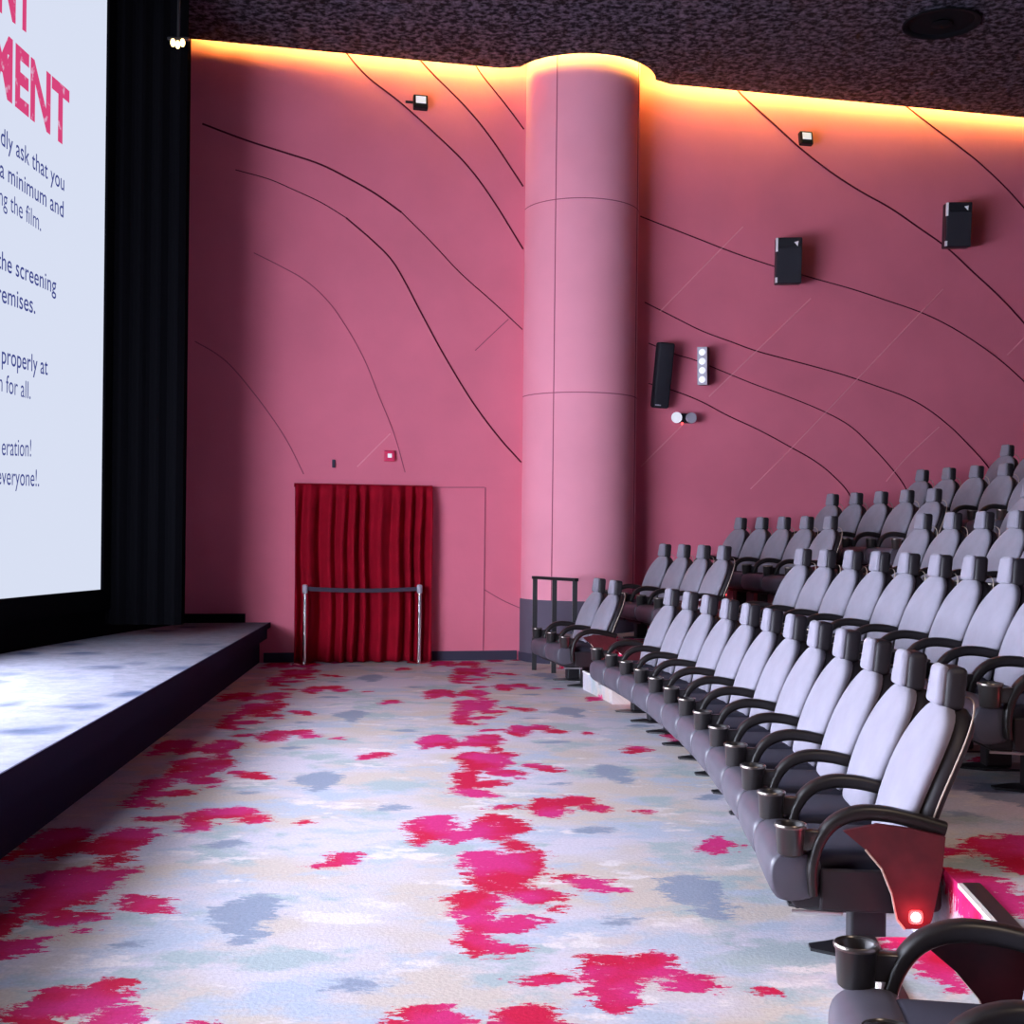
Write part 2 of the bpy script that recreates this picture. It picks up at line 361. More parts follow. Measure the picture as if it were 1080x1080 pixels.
# cove lamp: rope of warm lamps lying on the lip of the dropped ceiling
lip = [Vector((p.x, p.y, CEIL + .165)) - (WN * 0) for p in edge]
bm = bmesh.new()
off = []
for i, p in enumerate(lip):
    off.append(p + WN * .04 if i in (0, len(lip) - 1) else p + (p - Vector((CC.x, CC.y, p.z))).normalized() * .04)
off[0] = lip[0] + WN * .04 + WT * .25
off[-1] = lip[-1] + WN * .04
sweep(bm, off, circ(.018, 6))
cove = obj('cove_light_strip', bm, M['cove']); cove['label'] = 'warm yellow light strip glowing along the top of the pink wall'; cove['category'] = 'light'

# column (part of the building)
seg = 64
bm = bmesh.new(); lathe(bm, [(0, 0), (CR, 0), (CR, TOP), (0, TOP)], seg, Matrix.Translation(CC))
column = struct('wall_column', bm, M['column'], smooth=True)
bm = bmesh.new(); lathe(bm, [(CR + .001, 0), (CR + .012, 0), (CR + .012, .80), (CR + .001, .80)], seg, Matrix.Translation(CC))
obj('wainscot', bm, M['wainscot'], column, True)
bm = bmesh.new(); lathe(bm, [(CR + .011, 0), (CR + .025, 0), (CR + .025, .11), (CR + .011, .11)], seg, Matrix.Translation(CC))
obj('baseboard', bm, M['base'], column, True)
for z in (5.86, 3.42):
    bm = bmesh.new(); lathe(bm, [(CR + .001, z), (CR + .004, z + .004), (CR + .001, z + .012)], seg, Matrix.Translation(CC)); obj('column_seam', bm, M['seam_soft'], column)
for aa in (-118, -20):
    t = math.radians(aa); c = CC + Vector((math.cos(t), math.sin(t), 0)) * (CR + .001)
    bm = bmesh.new(); box(bm, (c.x - .006, c.y - .004, .8), (c.x + .006, c.y + .004, TOP - .02)); obj('column_seam', bm, M['seam_soft'], column)

# seams of the padded wall panels
def seam(pts, w, m, proud=.006, name='panel_seam'):
    pts = crom(pts, 5)
    bm = bmesh.new(); sweep(bm, pts, [(w / 2, -.004), (w / 2 * .8, proud), (-w / 2 * .8, proud), (-w / 2, -.004)], upv=WN)
    return obj(name, bm, m, wall)
A = lambda L: [(x / 2.571 + 190, y / 2.571 + 80) for x, y in L]
B = lambda L: [(x / 2.512 + 660, y / 2.512 + 90) for x, y in L]
seams = [
 ([(362, 52)] + A([(505,0),(600,75),(700,165),(780,245),(850,340),(930,470)]), .026, 'seam'),
 ([(440, 60)] + A([(690,0),(770,80),(840,165),(930,300)]), .026, 'seam'),
 ([(500, 66)] + A([(820,0),(880,75),(932,145)]), .022, 'seam'),
 (A([(60,130),(180,175),(290,210),(380,240),(460,280),(530,320),(600,370)]), .03, 'seam'),
 (A([(600,370),(680,450),(760,535),(850,615),(928,688)]), .016, 'seam'),
 (A([(150,255),(240,280),(310,310),(385,345),(450,385)]), .014, 'seam'),
 (A([(450,385),(520,445),(570,495),(605,550),(660,655),(720,765),(790,880),(860,975),(925,1048)]), .027, 'seam'),
 (A([(200,480),(270,515),(340,555),(400,610),(450,680),(500,770),(540,870),(580,970),(610,1075)]), .016, 'seam_soft'),
 (A([(40,720),(100,755),(150,800),(230,900),(290,990),(335,1080)]), .018, 'seam_soft'),
 (A([(890,660),(845,702),(800,745)]), .014, 'seam_soft'),
 (A([(570,970),(520,1020),(480,1060)]), .022, 'seam_highlight'),
 ([(453.5, 514), (480, 514), (511, 514)], .014, 'seam_soft'), ([(512, 514), (511, 600), (509.5, 692)], .018, 'seam_soft'),
 ([(511, 622), (530, 633), (550, 642)], .016, 'seam_soft'),
 ([(775, 92)] + B([(320,38),(400,110),(460,165),(540,228),(620,280),(700,325),(780,380),(850,430),(920,495),(990,560),(1055,630),(1120,705)]), .03, 'seam'),
 ([(940, 102)] + B([(735,50),(800,100),(860,145),(930,200),(1000,265),(1055,325),(1120,400)]), .026, 'seam'),
 (B([(38,347),(110,375),(200,410),(290,445),(400,482),(500,512),(600,540),(700,573),(790,605),(870,645),(940,690),(1000,735),(1055,785),(1120,850)]), .02, 'seam'),
 (B([(50,575),(120,610),(200,650),(280,680),(350,705),(450,732),(560,762),(650,792),(740,825),(800,858),(860,905),(910,955),(955,1005),(1000,1070)]), .02, 'seam'),
 (B([(60,683),(130,712),(180,727),(250,755),(330,788),(430,825),(520,862),(590,900),(640,945),(700,1010),(740,1065),(760,1120)]), .017, 'seam'),
 (B([(60,790),(130,810),(200,838),(270,875),(350,912),(430,955),(500,995),(550,1035),(590,1080),(610,1130)]), .019, 'seam'),
 (B([(310,375),(200,487),(90,600)]), .022, 'seam_highlight'), (B([(490,565),(350,700),(220,825)]), .022, 'seam_highlight'),
 (B([(840,540),(640,750),(440,960),(330,1070)]), .02, 'seam_highlight'), (B([(1055,670),(1010,715)]), .022, 'seam_highlight'), (B([(150,900),(90,960),(40,1010)]), .022, 'seam_highlight'),
 (B([(830,905),(740,990),(690,1050)]), .02, 'seam_highlight'),
]
for L, w, m in seams: seam([on_wall(x, y) + WN * .002 for x, y in L], w * .78, M[m])
# baseboards along the far wall
def along(x0, x1, z0, z1, d, name, m, parent=None):
    bm = bmesh.new(); a = Vector((x0, wall_y(x0), 0)); b = Vector((x1, wall_y(x1), 0))
    prism(bm, [P2(a + WN * .0005), P2(b + WN * .0005), P2(b + WN * d), P2(a + WN * d)], z0, z1)
    return struct(name, bm, m, parent)
along(-3.08, -2.62, 0, .12, .02, 'baseboard_far', M['base'])
along(-1.07, CC.x - CR - .03, 0, .12, .02, 'baseboard_far', M['base'])
along(-4.2, -3.3, .5, .61, .03, 'baseboard_stage', M['black'])

# ------------------------------------------------------------------ stage
SZ = .5
def st_top(y): return -2.0 - .066 * y
ys = [YN + (wall_y(-3) - YN) * k / 12 for k in range(13)]
far = wall_y(st_top(15.25))
poly = [(st_top(YN), YN), (st_top(far), far), (front_x(15.0) + .03, wall_y(front_x(15.0) + .03))] + [(front_x(y) + .03, y) for y in reversed(yy[:-1])]
bm = bmesh.new(); prism(bm, poly, SZ - .06, SZ); stage = struct('floor_stage', bm, M['stagecarpet'])
def inset(d): return [(st_top(YN) - d, YN), (st_top(far) - d, wall_y(st_top(far) - d) - .002)] + poly[2:]
bm = bmesh.new(); prism(bm, inset(.03), SZ - .2, SZ - .06); obj('stage_nosing', bm, M['stageface'], stage)
bm = bmesh.new(); prism(bm, inset(.12), 0, SZ - .2); obj('stage_face', bm, M['stageface'], stage)
bm = bmesh.new(); sweep(bm, [(st_top(YN) + .004, YN, SZ - .035), (st_top(far) + .004, far - .003, SZ - .035)], [(.006, -.03), (.006, .036), (-.006, .036), (-.006, -.03)]); obj('stage_edge_trim', bm, M['stageface'], stage)

# ------------------------------------------------------------------ screen
scr = thing('projection_screen', 'huge lit white projection screen with magenta and navy writing above the stage', 'screen', (screen_x(7.4) + .02, 7.4, 1.0))
SY0, SY1, SB, ST = 1.8, 13.0, 1.0, 7.35
bm = bmesh.new(); k0 = []
for k in range(41):
    y = SY0 + (SY1 - SY0) * k / 40; k0.append((bm.verts.new((screen_x(y) + .012, y, SB)), bm.verts.new((screen_x(y) + .012, y, ST))))
for a, b in zip(k0, k0[1:]): bm.faces.new((a[0], b[0], b[1], a[1]))
def adopt(o, parent):      # parent while keeping world coordinates
    o.parent = parent; o.matrix_parent_inverse = parent.matrix_basis.inverted() if parent.type != 'EMPTY' or True else Matrix()
def wobj(name, bm, m, parent, smooth=False):
    o = obj(name, bm, m, None, smooth); o.parent = parent
    Mx = Matrix.Translation(parent.location) @ parent.rotation_euler.to_matrix().to_4x4()
    o.data.transform(Mx.inverted()); return o
sf = obj('screen_surface', bm, M['screen'], None); sf.parent = scr; sf.matrix_parent_inverse = Matrix.Translation(scr.location).inverted()
bm = bmesh.new()
for y0, y1, z0, z1 in ((SY0 - .45, SY1 + .26, ST, ST + .2), (SY0 - .45, SY1 + .26, SB - .22, SB), (SY1, SY1 + .26, SB, ST), (SY0 - .45, SY0, SB, ST)):
    n = 16; pl = [(screen_x(y0 + (y1 - y0) * k / n) + .04, y0 + (y1 - y0) * k / n) for k in range(n + 1)] + [(screen_x(y0 + (y1 - y0) * k / n) - .01, y0 + (y1 - y0) * k / n) for k in range(n, -1, -1)]
    prism(bm, pl, z0, z1)
wobj('masking_frame', bm, M['black'], scr)

def text_mesh(s):
    cu = bpy.data.curves.new('t', 'FONT'); cu.body = s; cu.size = 1; cu.space_character = 1.02
    if FAT: cu.offset = FAT
    o = bpy.data.objects.new('t', cu); COL.objects.link(o); dg = bpy.context.evaluated_depsgraph_get(); dg.update()
    me = bpy.data.meshes.new_from_object(o.evaluated_get(dg)); bpy.data.objects.remove(o); bpy.data.curves.remove(cu); return me
def put_text(full, visible, left, right, height, m, name):
    """letters printed on the slide; left/right = ends of the visible part of the baseline"""
    v = text_mesh(visible); xs = [q.co.x for q in v.vertices]; w = max(xs) - min(xs); bpy.data.meshes.remove(v)
    me = text_mesh(full); xr = max(q.co.x for q in me.vertices)
    a, b = on_screen(*left), on_screen(*right); sc = (b.y - a.y) / w; sl = (b.z - a.z) / (b.y - a.y)
    cap = .73 * height / .73
    for q in me.vertices:
        y = b.y + (q.co.x - xr) * sc; z = b.z + (y - b.y) * sl + q.co.y * height
        q.co = Vector((screen_x(y) + .016, y, z)) - scr.location
    me.materials.clear(); me.materials.append(m)
    o = bpy.data.objects.new(name, me); COL.objects.link(o); o.parent = scr; o.matrix_parent_inverse = Matrix()
    return o
FAT = .034
put_text('NT', 'NT', (-4, 8), (32, 36), .78, M['t_mag'], 'headline_text')
put_text('MENT', 'ENT', (14, 109), (71, 155), .78, M['t_mag'], 'headline_text')
FAT = .006
for full, vis, l, r, hgt in [('dly ask that you', 'dly ask that you', (-1, 152), (66, 201.6), .235), ('a minimum and', 'a minimum and', (-2, 186), (65.3, 229.7), .235)]:
    put_text(full, vis, l, r, hgt, M['t_navy'], 'message_text')
put_text('the screening', 'he screening', (0, 284), (57.5, 310), .235, M['t_navy'], 'message_text')
put_text('remises.', 'emises.', (0, 318.6), (35.5, 331), .235, M['t_navy'], 'message_text')
put_text('properly at', 'properly at', (0, 383), (48.6, 395.6), .235, M['t_navy'], 'message_text')
FAT = 0
put_text('ng the film.', 'ng the film.', (-3, 214.5), (41.5, 244), .235, M['t_navy'], 'message_text')
put_text('n for all.', 'for all.', (4.5, 414), (30.5, 421), .235, M['t_navy'], 'message_text')
put_text('eration!', 'eration!', (0, 480), (31, 481.5), .235, M['t_navy'], 'message_text')
put_text('everyone!.', 'veryone!.', (0, 511), (39.5, 513), .235, M['t_navy'], 'message_text')

# ------------------------------------------------------------------ seating tiers
K1, CY, R0 = 1.198, 7.19, 26.49
CX = K1 - R0
HO = .605
HEAD = [K1 + HO, 2.95, 4.40, 5.60, 6.80, 8.00]
KAP = [h - HO for h in HEAD]
LEV = [0, .39, .74, 1.07, 1.41, 1.77]
EDGE = [None, 1.78, 3.35, 4.58, 5.78, 6.98]
def arc_pt(apex, y):
    r = R0 + apex - K1; return Vector((CX + math.sqrt(r * r - (y - CY) ** 2), y, 0))
def arc_to_wall(apex, y0, n=28):
    y1 = 16.0
    for _ in range(30): y1 = wall_y(arc_pt(apex, y1).x) - .004
    return [arc_pt(apex, y0 + (y1 - y0) * k / n) for k in range(n + 1)]
for k in range(1, 6):
    pts = arc_to_wall(EDGE[k], YN)
    poly = [P2(p) for p in pts] + [(X1, wall_y(X1) - .004), (X1, YN)]
    bm = bmesh.new(); prism(bm, poly, LEV[k - 1], LEV[k]); t = struct('floor_tier', bm, M['carpet'])
AIS = [(3.40, 4.45), (11.86, 12.96)]
def strip_poly(a0, a1, y0, y1, n=6):
    f = [arc_pt(a0, y0 + (y1 - y0) * k / n) for k in range(n + 1)]; g = [arc_pt(a1, y0 + (y1 - y0) * k / n) for k in range(n + 1)]
    return [P2(p) for p in f] + [P2(p) for p in reversed(g)]
stepnames = ['near', 'far']
for s, (y0, y1) in enumerate(AIS):
    for k in range(1, 6):
        d = .38 if k == 1 else .36
        zb, zt = LEV[k - 1], (LEV[k - 1] + LEV[k]) / 2
        dy = (0, .0, .12, .22, .35, .5)[k] if s else 0
        t = bpy.data.objects.new('aisle_step', None); COL.objects.link(t); t['kind'] = 'structure'
        c = arc_pt(EDGE[k] - d, (y0 + y1) / 2); t.location = (c.x, c.y, zb)
        bm = bmesh.new(); prism(bm, strip_poly(EDGE[k] - d, EDGE[k] - .002, y0 + dy, y1 + dy), zb, zt); wobj('step_block', bm, M['carpet'], t)
        for (e, z) in ((EDGE[k] - d, zt), (EDGE[k], LEV[k])):
            bm = bmesh.new(); prism(bm, strip_poly(e - .006, e + .012, y0 + dy, y1 + dy), z - .012, z + .004); wobj('nosing_strip', bm, M['nosing_white'], t)
            bm = bmesh.new(); prism(bm, strip_poly(e + .012, e + .075, y0 + dy, y1 + dy), z - .001, z + .006); wobj('nosing_tread', bm, M['steel'], t)

# ------------------------------------------------------------------ cinema seat (faces -X; x=0 is the cup line, pedestal under x=.33)
HW = .289
OX = .33
def T(x, y, z): return Vector((x - OX, y, z))
def recline(t):                      # centre of the seat-back front surface, t = 0 bottom .. 1 top
    z = .42 + .585 * t; x = .395 + .235 * t + .035 * (t - .5) ** 2 * 4 - .035
    return x, z
def backw(u, wmax):
    if u < .5: return wmax * (1 - .15 * ((.5 - u) / .5) ** 1.6)
    return wmax * max(0.0, 1 - ((u - .5) / .5) ** 2.5) ** .5
def back_loft(wmax, thick, back_off, t0, t1, grow, n=22, sec_e=2.6):
    bm = bmesh.new(); rings = []
    for i in range(n + 1):
        s = i / n; s = .5 - .5 * math.cos(PI * s); t = t0 + (t1 - t0) * s
        x, z = recline(t); x2, z2 = recline(t + .02); tg = Vector((x2 - x, 0, z2 - z)).normalized(); nr = Vector((tg.z, 0, -tg.x))
        u = (t - t0) / (t1 - t0)
        w = backw(u, wmax)
        k = min(1, (u / .06) ** .5, ((1 - u) / .05) ** .5) if 0 < u < 1 else 0.12
        w = max(w, wmax * .10) if u >= .999 else w
        c = Vector((x - OX, 0, z)) + nr * back_off
        rings.append([c + Vector((0, 1, 0)) * a * max(.05, w + grow * 0) * (1 if 0 < u < 1 else .92) + nr * b * thick * max(.12, k) for a, b in superell(1, 1, 24, sec_e)])
    ringloft(bm, rings); return bm
def outline_pts(wmax, off, t0, t1):
    L, Rr = [], []
    for i in range(21):
        s = i / 20; s = .5 - .5 * math.cos(PI * s); t = t0 + (t1 - t0) * s; x, z = recline(t); u = (t - t0) / (t1 - t0)
        w = backw(u, wmax)
        L.append(Vector((x - OX + off, -w, z))); Rr.append(Vector((x - OX + off, w, z)))
    return L + Rr[::-1][1:]
def pillow(lo, hi, bev, bulge=0.0):
    bm = bmesh.new(); box(bm, lo, hi, bev, 4)
    return bm
def make_arm(ysign, root):
    yc = ysign * HW
    path = crom([T(.075, yc, .30), T(.07, yc, .40), T(.095, yc, .50), T(.15, yc, .575), T(.235, yc, .612), T(.34, yc, .612), T(.45, yc, .590), T(.555, yc, .562)], 4)
    n = len(path); sc = []
    for i in range(n):
        u = i / (n - 1); sc.append((1, .62 + .46 * min(1, u / .6) - .10 * max(0, u - .7)))
    bm = bmesh.new(); sweep(bm, path, superell(.027, .034, 14, 3), upv=Vector((0, 1, 0)), scale=[(s[1], s[0]) for s in sc])
    o = obj('armrest', bm, M['arm'], root, True)
    bm = bmesh.new(); r = .056
    lathe(bm, [(0, .449), (.040, .446), (.050, .455), (r, .555), (r + .003, .562), (r - .001, .566), (r - .008, .560), (.043, .470), (0, .468)], 20, Matrix.Translation(T(-.01, yc, 0)))
    box(bm, (T(.02, yc - .022, .47)), (T(.10, yc + .022, .545)), .006)
    obj('cup_holder', bm, M['cup'], o, True)
    bm = bmesh.new(); lathe(bm, [(r - .006, .562), (r + .002, .5665), (r + .006, .561), (r + .004, .553)], 20, Matrix.Translation(T(-.01, yc, 0)))
    obj('cup_rim', bm, M['chrome_dark'], o, True)
    bm = bmesh.new(); box(bm, T(.10, yc - .012, .24), T(.50, yc + .012, .40), .01); obj('arm_bracket', bm, M['shell'], o)
    return o
M['chrome_dark'] = mat('rim_metal', (0.22, 0.19, 0.17), 0.3, metal=.9)
def make_seat():
    root = thing('cinema_seat', 'grey cinema seat', 'seat', (0, 0, 0))
    # seat cushion with a dished top
    bm = bmesh.new(); box(bm, T(.06, -.235, .33), T(.50, .235, .455), .035, 3); s = obj('seat_cushion', bm, M['seatshade'], root, True)
    # rounded front / leg rest
    bm = bmesh.new()
    prof = [(-.075, .30), (-.085, .36), (-.075, .42), (-.035, .452), (.03, .458), (.09, .445), (.11, .38), (.09, .29), (.02, .265), (-.045, .27)]
    rings = []
    pr = crom([Vector((x, 0, z)) for x, z in prof] + [Vector((prof[0][0], 0, prof[0][1]))], 3)[:-1]
    cx = sum(p.x for p in pr) / len(pr); cz = sum(p.z for p in pr) / len(pr)
    for y, k in ((-.279, .84), (-.275, .94), (-.258, 1), (-.1, 1.02), (.1, 1.02), (.258, 1), (.275, .94), (.279, .84)):
        rings.append([T(cx + (p.x - cx) * k, y, cz + (p.z - cz) * k) for p in pr])
    ringloft(bm, rings); obj('leg_rest', bm, M['vinyl2'], root, True)
    bm = bmesh.new(); box(bm, T(.0, -.27, .235), T(.56, .27, .345), .03, 3); obj('seat_pan', bm, M['shell'], root, True)
    # back
    b = obj('backrest', back_loft(.262, .042, .012, 0, 1, 0), M['fabric'], root, True)
    obj('back_shell', back_loft(.268, .062, .072, -.12, 1.02, 0), M['shell'], root, True)
    bm = bmesh.new(); sweep(bm, outline_pts(.272, .085, -.02, 1.02), circ(.0036, 6), upv=Vector((1, 0, 0))); obj('piping', bm, M['piping'], b, True)
    # headrest
    def tap(bm, z0, z1, k):
        for v in bm.verts:
            u = (v.co.z - z0) / (z1 - z0); v.co.y *= 1 - k * u; v.co.x += .02 * u
    bm = bmesh.new(); box(bm, T(.568, -.088, .992), T(.612, .088, 1.15), .022, 4); tap(bm, .992, 1.15, .22); hr = obj('headrest', bm, M['fabric'], root, True)
    bm = bmesh.new(); box(bm, T(.596, -.10, .975), T(.680, .10, 1.143), .026, 3); tap(bm, .975, 1.15, .20); obj('headrest_shell', bm, M['shell'], hr, True)
    # pedestal
    bm = bmesh.new(); box(bm, T(.26, -.055, 0.012), T(.40, .055, .25), .012, 2); prism(bm, [(.11 - OX, -.03), (.11 - OX, .03), (.24 - OX, .10), (.50 - OX, .10), (.50 - OX, -.10), (.24 - OX, -.10)], 0, .012)
    obj('pedestal', bm, M['steel'], root)
    bm = bmesh.new(); sweep(bm, [T(.03, -.22, .232), T(.03, .22, .232)], superell(.012, .008, 8), ); obj('recline_bar', bm, M['steel'], root)
    make_arm(-1, root)
    return root
M['vinyl2'] = mat('grey_leg_rest_vinyl', (0.072, 0.066, 0.086), 0.42, noise=(8, .08), spec=.45)
proto = make_seat()
def add_end_panel(root, side, far_arm):
    if far_arm: make_arm(1, root)
    y = side * (HW + .036)
    pts = [(.175, .555), (.30, .585), (.42, .572), (.545, .545), (.535, .42), (.50, .24), (.485, .205), (.40, .20), (.372, .235), (.352, .33), (.315, .42), (.255, .49)]
    bm = bmesh.new(); lo = [bm.verts.new(T(x, y, z)) for x, z in pts]; hi = [bm.verts.new(T(x, y + side * .022, z)) for x, z in pts]; n = len(pts)
    for k in range(n): bm.faces.new((lo[k], lo[(k + 1) % n], hi[(k + 1) % n], hi[k]))
    bm.faces.new(lo); bm.faces.new(hi[::-1]); ep = obj('end_panel', bm, M['panel'], root)
    bm = bmesh.new(); sweep(bm, [T(x, y + side * .022, z) for x, z in pts[-1:] + pts[-2:6:-1]][::-1] , circ(.004, 6), upv=Vector((0, 1, 0))); obj('panel_trim', bm, M['piping'], ep)
    bm = bmesh.new(); box(bm, T(.415, y + side * .02 - .006, .222), T(.465, y + side * .02 + .006, .272), .012); lb = obj('aisle_light', bm, M['led'], ep)
    bm = bmesh.new(); bmesh.ops.create_uvsphere(bm, u_segments=12, v_segments=8, radius=.017, matrix=Matrix.Translation(T(.44, y + side * .026, .247))); wb = obj('light_core', bm, M['ledwhite'], lb, True)
    # deepest allowed level: thing > part > sub-part
    lb.parent = ep; wb.parent = ep
    ld = bpy.data.lights.new('aisle_glow', 'POINT'); ld.color = (1, .03, .05); ld.energy = .4; ld.shadow_soft_size = .02
    lo_ = bpy.data.objects.new('aisle_glow', ld); COL.objects.link(lo_); lo_.parent = root; lo_.location = T(.44, y + side * .08, .25)
    bm = bmesh.new(); sweep(bm, [T(-.0, side * .262, .228), T(.19, side * .262, .222)], superell(.004, .007, 8), upv=Vector((0, 0, 1))); obj('recline_lever', bm, M['silver'], root)
def copy_tree(o, parent=None):
    c = o.copy(); COL.objects.link(c)
    if parent: c.parent = parent
    for ch in list(o.children): copy_tree(ch, c)
    return c
ORD = ['first', 'second', 'third', 'fourth', 'fifth', 'sixth', 'seventh', 'eighth', 'ninth', 'tenth', 'eleventh', 'twelfth']
SP = .586
# (row, y of headrest nearest the camera, count, block, end panel near, end panel far)
def head_y(row, ang): return CY + (R0 + HEAD[row] - K1) * math.sin(ang)
rows = []
rows.append((0, None, 12, 'centre'))
rows += [(0, 'W', [12.98 + .35, 13.87 + .02], 'wall')]
placed = {}
def seats(row, angs, block, text):
    r = R0 + KAP[row] - K1 + OX + (.035 if block == 'near' else 0); n = len(angs)
    for i, a in enumerate(angs):
        o = copy_tree(proto)
        o.location = (CX + r * math.cos(a), CY + r * math.sin(a), LEV[row]); o.rotation_euler = (0, 0, a)
        first, last = i == 0, i == n - 1
        o['label'] = text(i, n); o['group'] = ['front', 'second', 'third', 'fourth', 'fifth', 'sixth'][row] + ' row seats in the ' + block + ' block'
        if first and block != 'near': add_end_panel(o, -1, False)
        if last:
            if block in ('centre', 'near'): add_end_panel(o, 1, True)
            else: make_arm(1, o)
RW = ['front', 'second', 'third', 'fourth', 'fifth', 'sixth']
a0 = -.09745
def lab_c(row, seen):
    def f(i, n):
        e = n - 1 - i
        if row == 0 and i == 0: return 'big nearest grey seat ending the front row, maroon end panel with red light'
        if row == 0 and i < 7: return f'grey seat in the curved front row, {ORD[i]} from its near maroon-panelled end'
        if row == 0: return f'grey seat in the curved front row, {ORD[e]} from its far end by the white step'
        return f'grey seat in the long {RW[row]} row, {ORD[e]} from that row\'s far aisle end'
    return f
seats(0, [a0 + (i + .5) * SP / R0 for i in range(12)], 'centre', lab_c(0, 12))
def angs_from(row, ynear, n, sp):
    r = R0 + HEAD[row] - K1; a = math.asin((ynear - CY) / r); return [a + i * sp / (R0 + KAP[row] - K1 + HO) for i in range(n)]
def lab_w(row):
    def f(i, n):
        e = n - 1 - i
        if row == 0: return 'grey seat of the far pair, ' + ('nearer the white step and aisle' if i == 0 else 'nearer the black railing')
        if e == 0: return f'shaded grey seat at the wall end of the short {RW[row]} row against the pink wall'
        if i == 0: return f'grey seat at the aisle end of the short {RW[row]} row by the pink wall'
        return f'grey seat in the short {RW[row]} row by the pink wall, {ORD[e]} from the wall end'
    return f
seats(0, angs_from(0, 13.31, 2, .58), 'wall', lab_w(0))
seats(1, angs_from(1, 13.30, 4, .586), 'wall', lab_w(1))
seats(2, angs_from(2, 13.98, 5, .576), 'wall', lab_w(2))
seats(3, angs_from(3, 14.07, 5, .572), 'wall', lab_w(3))
seats(4, angs_from(4, 16.45 - 4 * .572, 5, .572), 'wall', lab_w(4))
seats(5, angs_from(5, 16.60 - 3 * .572, 4, .572), 'wall', lab_w(5))
seats(1, angs_from(1, 11.28 - 9 * .571, 10, .571), 'centre', lab_c(1, 8))
seats(2, angs_from(2, 12.02 - 5 * .568, 6, .568), 'centre', lab_c(2, 4))
seats(3, angs_from(3, 12.30 - 2 * .57, 3, .57), 'centre', lab_c(3, 2))
# near block, across the near aisle
an = [math.asin((3.28 - SP / 2 - k * SP - CY) / R0) for k in (2, 1, 0)]
seats(0, an, 'near', lambda i, n: ['grey seat beyond the lower right corner, mostly out of view', 'grey seat in the lower right corner, nearer the camera', 'grey seat at the bottom right with an empty cup holder, across the aisle'][i])
def drop(o):
    for ch in list(o.children): drop(ch)
    bpy.data.objects.remove(o)
drop(proto)
for o in [q for q in COL.objects if q.get('group') == 'third row seats in the wall block'][-2:]:
    bm = bmesh.new(); box(bm, T(.02, -.20, .155), T(.05, -.17, .185), .006); pl = obj('power_light', bm, M['led'], o)
    bm = bmesh.new(); box(bm, T(.03, -.19, .17), T(.045, -.18, .24)); obj('light_stem', bm, M['steel'], pl)

# ------------------------------------------------------------------ curtain
cl, cr = on_wall(310, 600).x, on_wall(453.5, 600).x
ct = on_wall(380, 512).z
bm = bmesh.new(); nx, nz = 150, 26; g = []
ph = [random.uniform(0, 6.28) for _ in range(6)]
for j in range(nz + 1):
    z = .012 + (ct - .012) * j / nz; row = []; v = j / nz
    for i in range(nx + 1):
        u = i / nx; x = cl + (cr - cl) * u
        amp = .055 + .015 * (1 - v)
        ww = u + .006 * math.sin(9 * v + ph[0]) + .004 * math.sin(21 * u + 3 * v)
        d = math.sin(2 * PI * 10 * ww + 1.6 * math.sin(2 * PI * 2.1 * ww + ph[1])) * amp + math.sin(2 * PI * 17 * ww + ph[2] + 1.2 * v) * .010 * v + math.sin(2 * PI * 3.2 * ww + ph[3]) * .03
        d *= (.35 + .65 * min(1, (1 - v) / .10))
        x += .02 * math.sin(4 * v + ph[4]) * (1 - v) * (u - .5)
        p = Vector((x, wall_y(x), z)) + WN * (.125 + d); row.append(bm.verts.new(p))
    g.append(row)
for j in range(nz):
    for i in range(nx): bm.faces.new((g[j][i], g[j][i + 1], g[j + 1][i + 1], g[j + 1][i]))
cm = Vector(((cl + cr) / 2, wall_y((cl + cr) / 2), 0))
curt = thing('door_curtain', 'crimson velvet curtain covering a doorway in the pink wall', 'curtain', cm + WN * .1)
c_ = wobj('drape', bm, M['velvet'], curt, True)
md = c_.modifiers.new('Solidify', 'SOLIDIFY'); md.thickness = .006
bm = bmesh.new(); a = Vector((cl - .01, wall_y(cl - .01), 0)); b = Vector((cr + .01, wall_y(cr + .01), 0))
prism(bm, [P2(a + WN * .002), P2(b + WN * .002), P2(b + WN * .06), P2(a + WN * .06)], ct - .035, ct + .012); wobj('curtain_header', bm, M['velvet'], curt)

# black drape added at the screen's end so its shadow darkens the wall
bm = bmesh.new(); n = 26; f = []
for k in range(n + 1):
    u = k / n; x = -4.36 + u * .81; y = 13.13 + .035 * math.sin(u * 26) + .02 * u; f.append((x, y))
prism(bm, f + [(x, y + .03) for x, y in reversed(f)], .62, CEIL - .02)
dr = obj('shade_drape', bm, M['black']); dr['label'] = 'tall black drape added to shade the pink wall beside the screen'; dr['category'] = 'drape'
# ------------------------------------------------------------------ stanchions with belt
def stanchion(px, py, label):
    d = on_floor(px, py); x = d.x; p = Vector((x, wall_y(x), 0)) + WN * .33
    t = thing('stanchion', label, 'stanchion', p, 0, 'chrome stanchions')
    bm = bmesh.new(); lathe(bm, [(0, 0), (.15, 0), (.155, .012), (.13, .026), (.04, .038), (0, .04)], 28); obj('base', bm, M['chrome'], t, True)
    bm = bmesh.new(); lathe(bm, [(0, .03), (.024, .03), (.024, .90), (0, .90)], 16); obj('post', bm, M['chrome'], t, True)
    bm = bmesh.new(); lathe(bm, [(0, .88), (.032, .88), (.034, .97), (.028, .985), (0, .99)], 16); obj('belt_head', bm, M['grey'], t, True)
    return t, p
s1, p1 = stanchion(315, 701, 'chrome stanchion at the left edge of the red curtain')
s2, p2 = stanchion(437, 698, 'chrome stanchion at the right side of the red curtain')
bm = bmesh.new(); n = 14; q = []
dv = (p2 - p1)
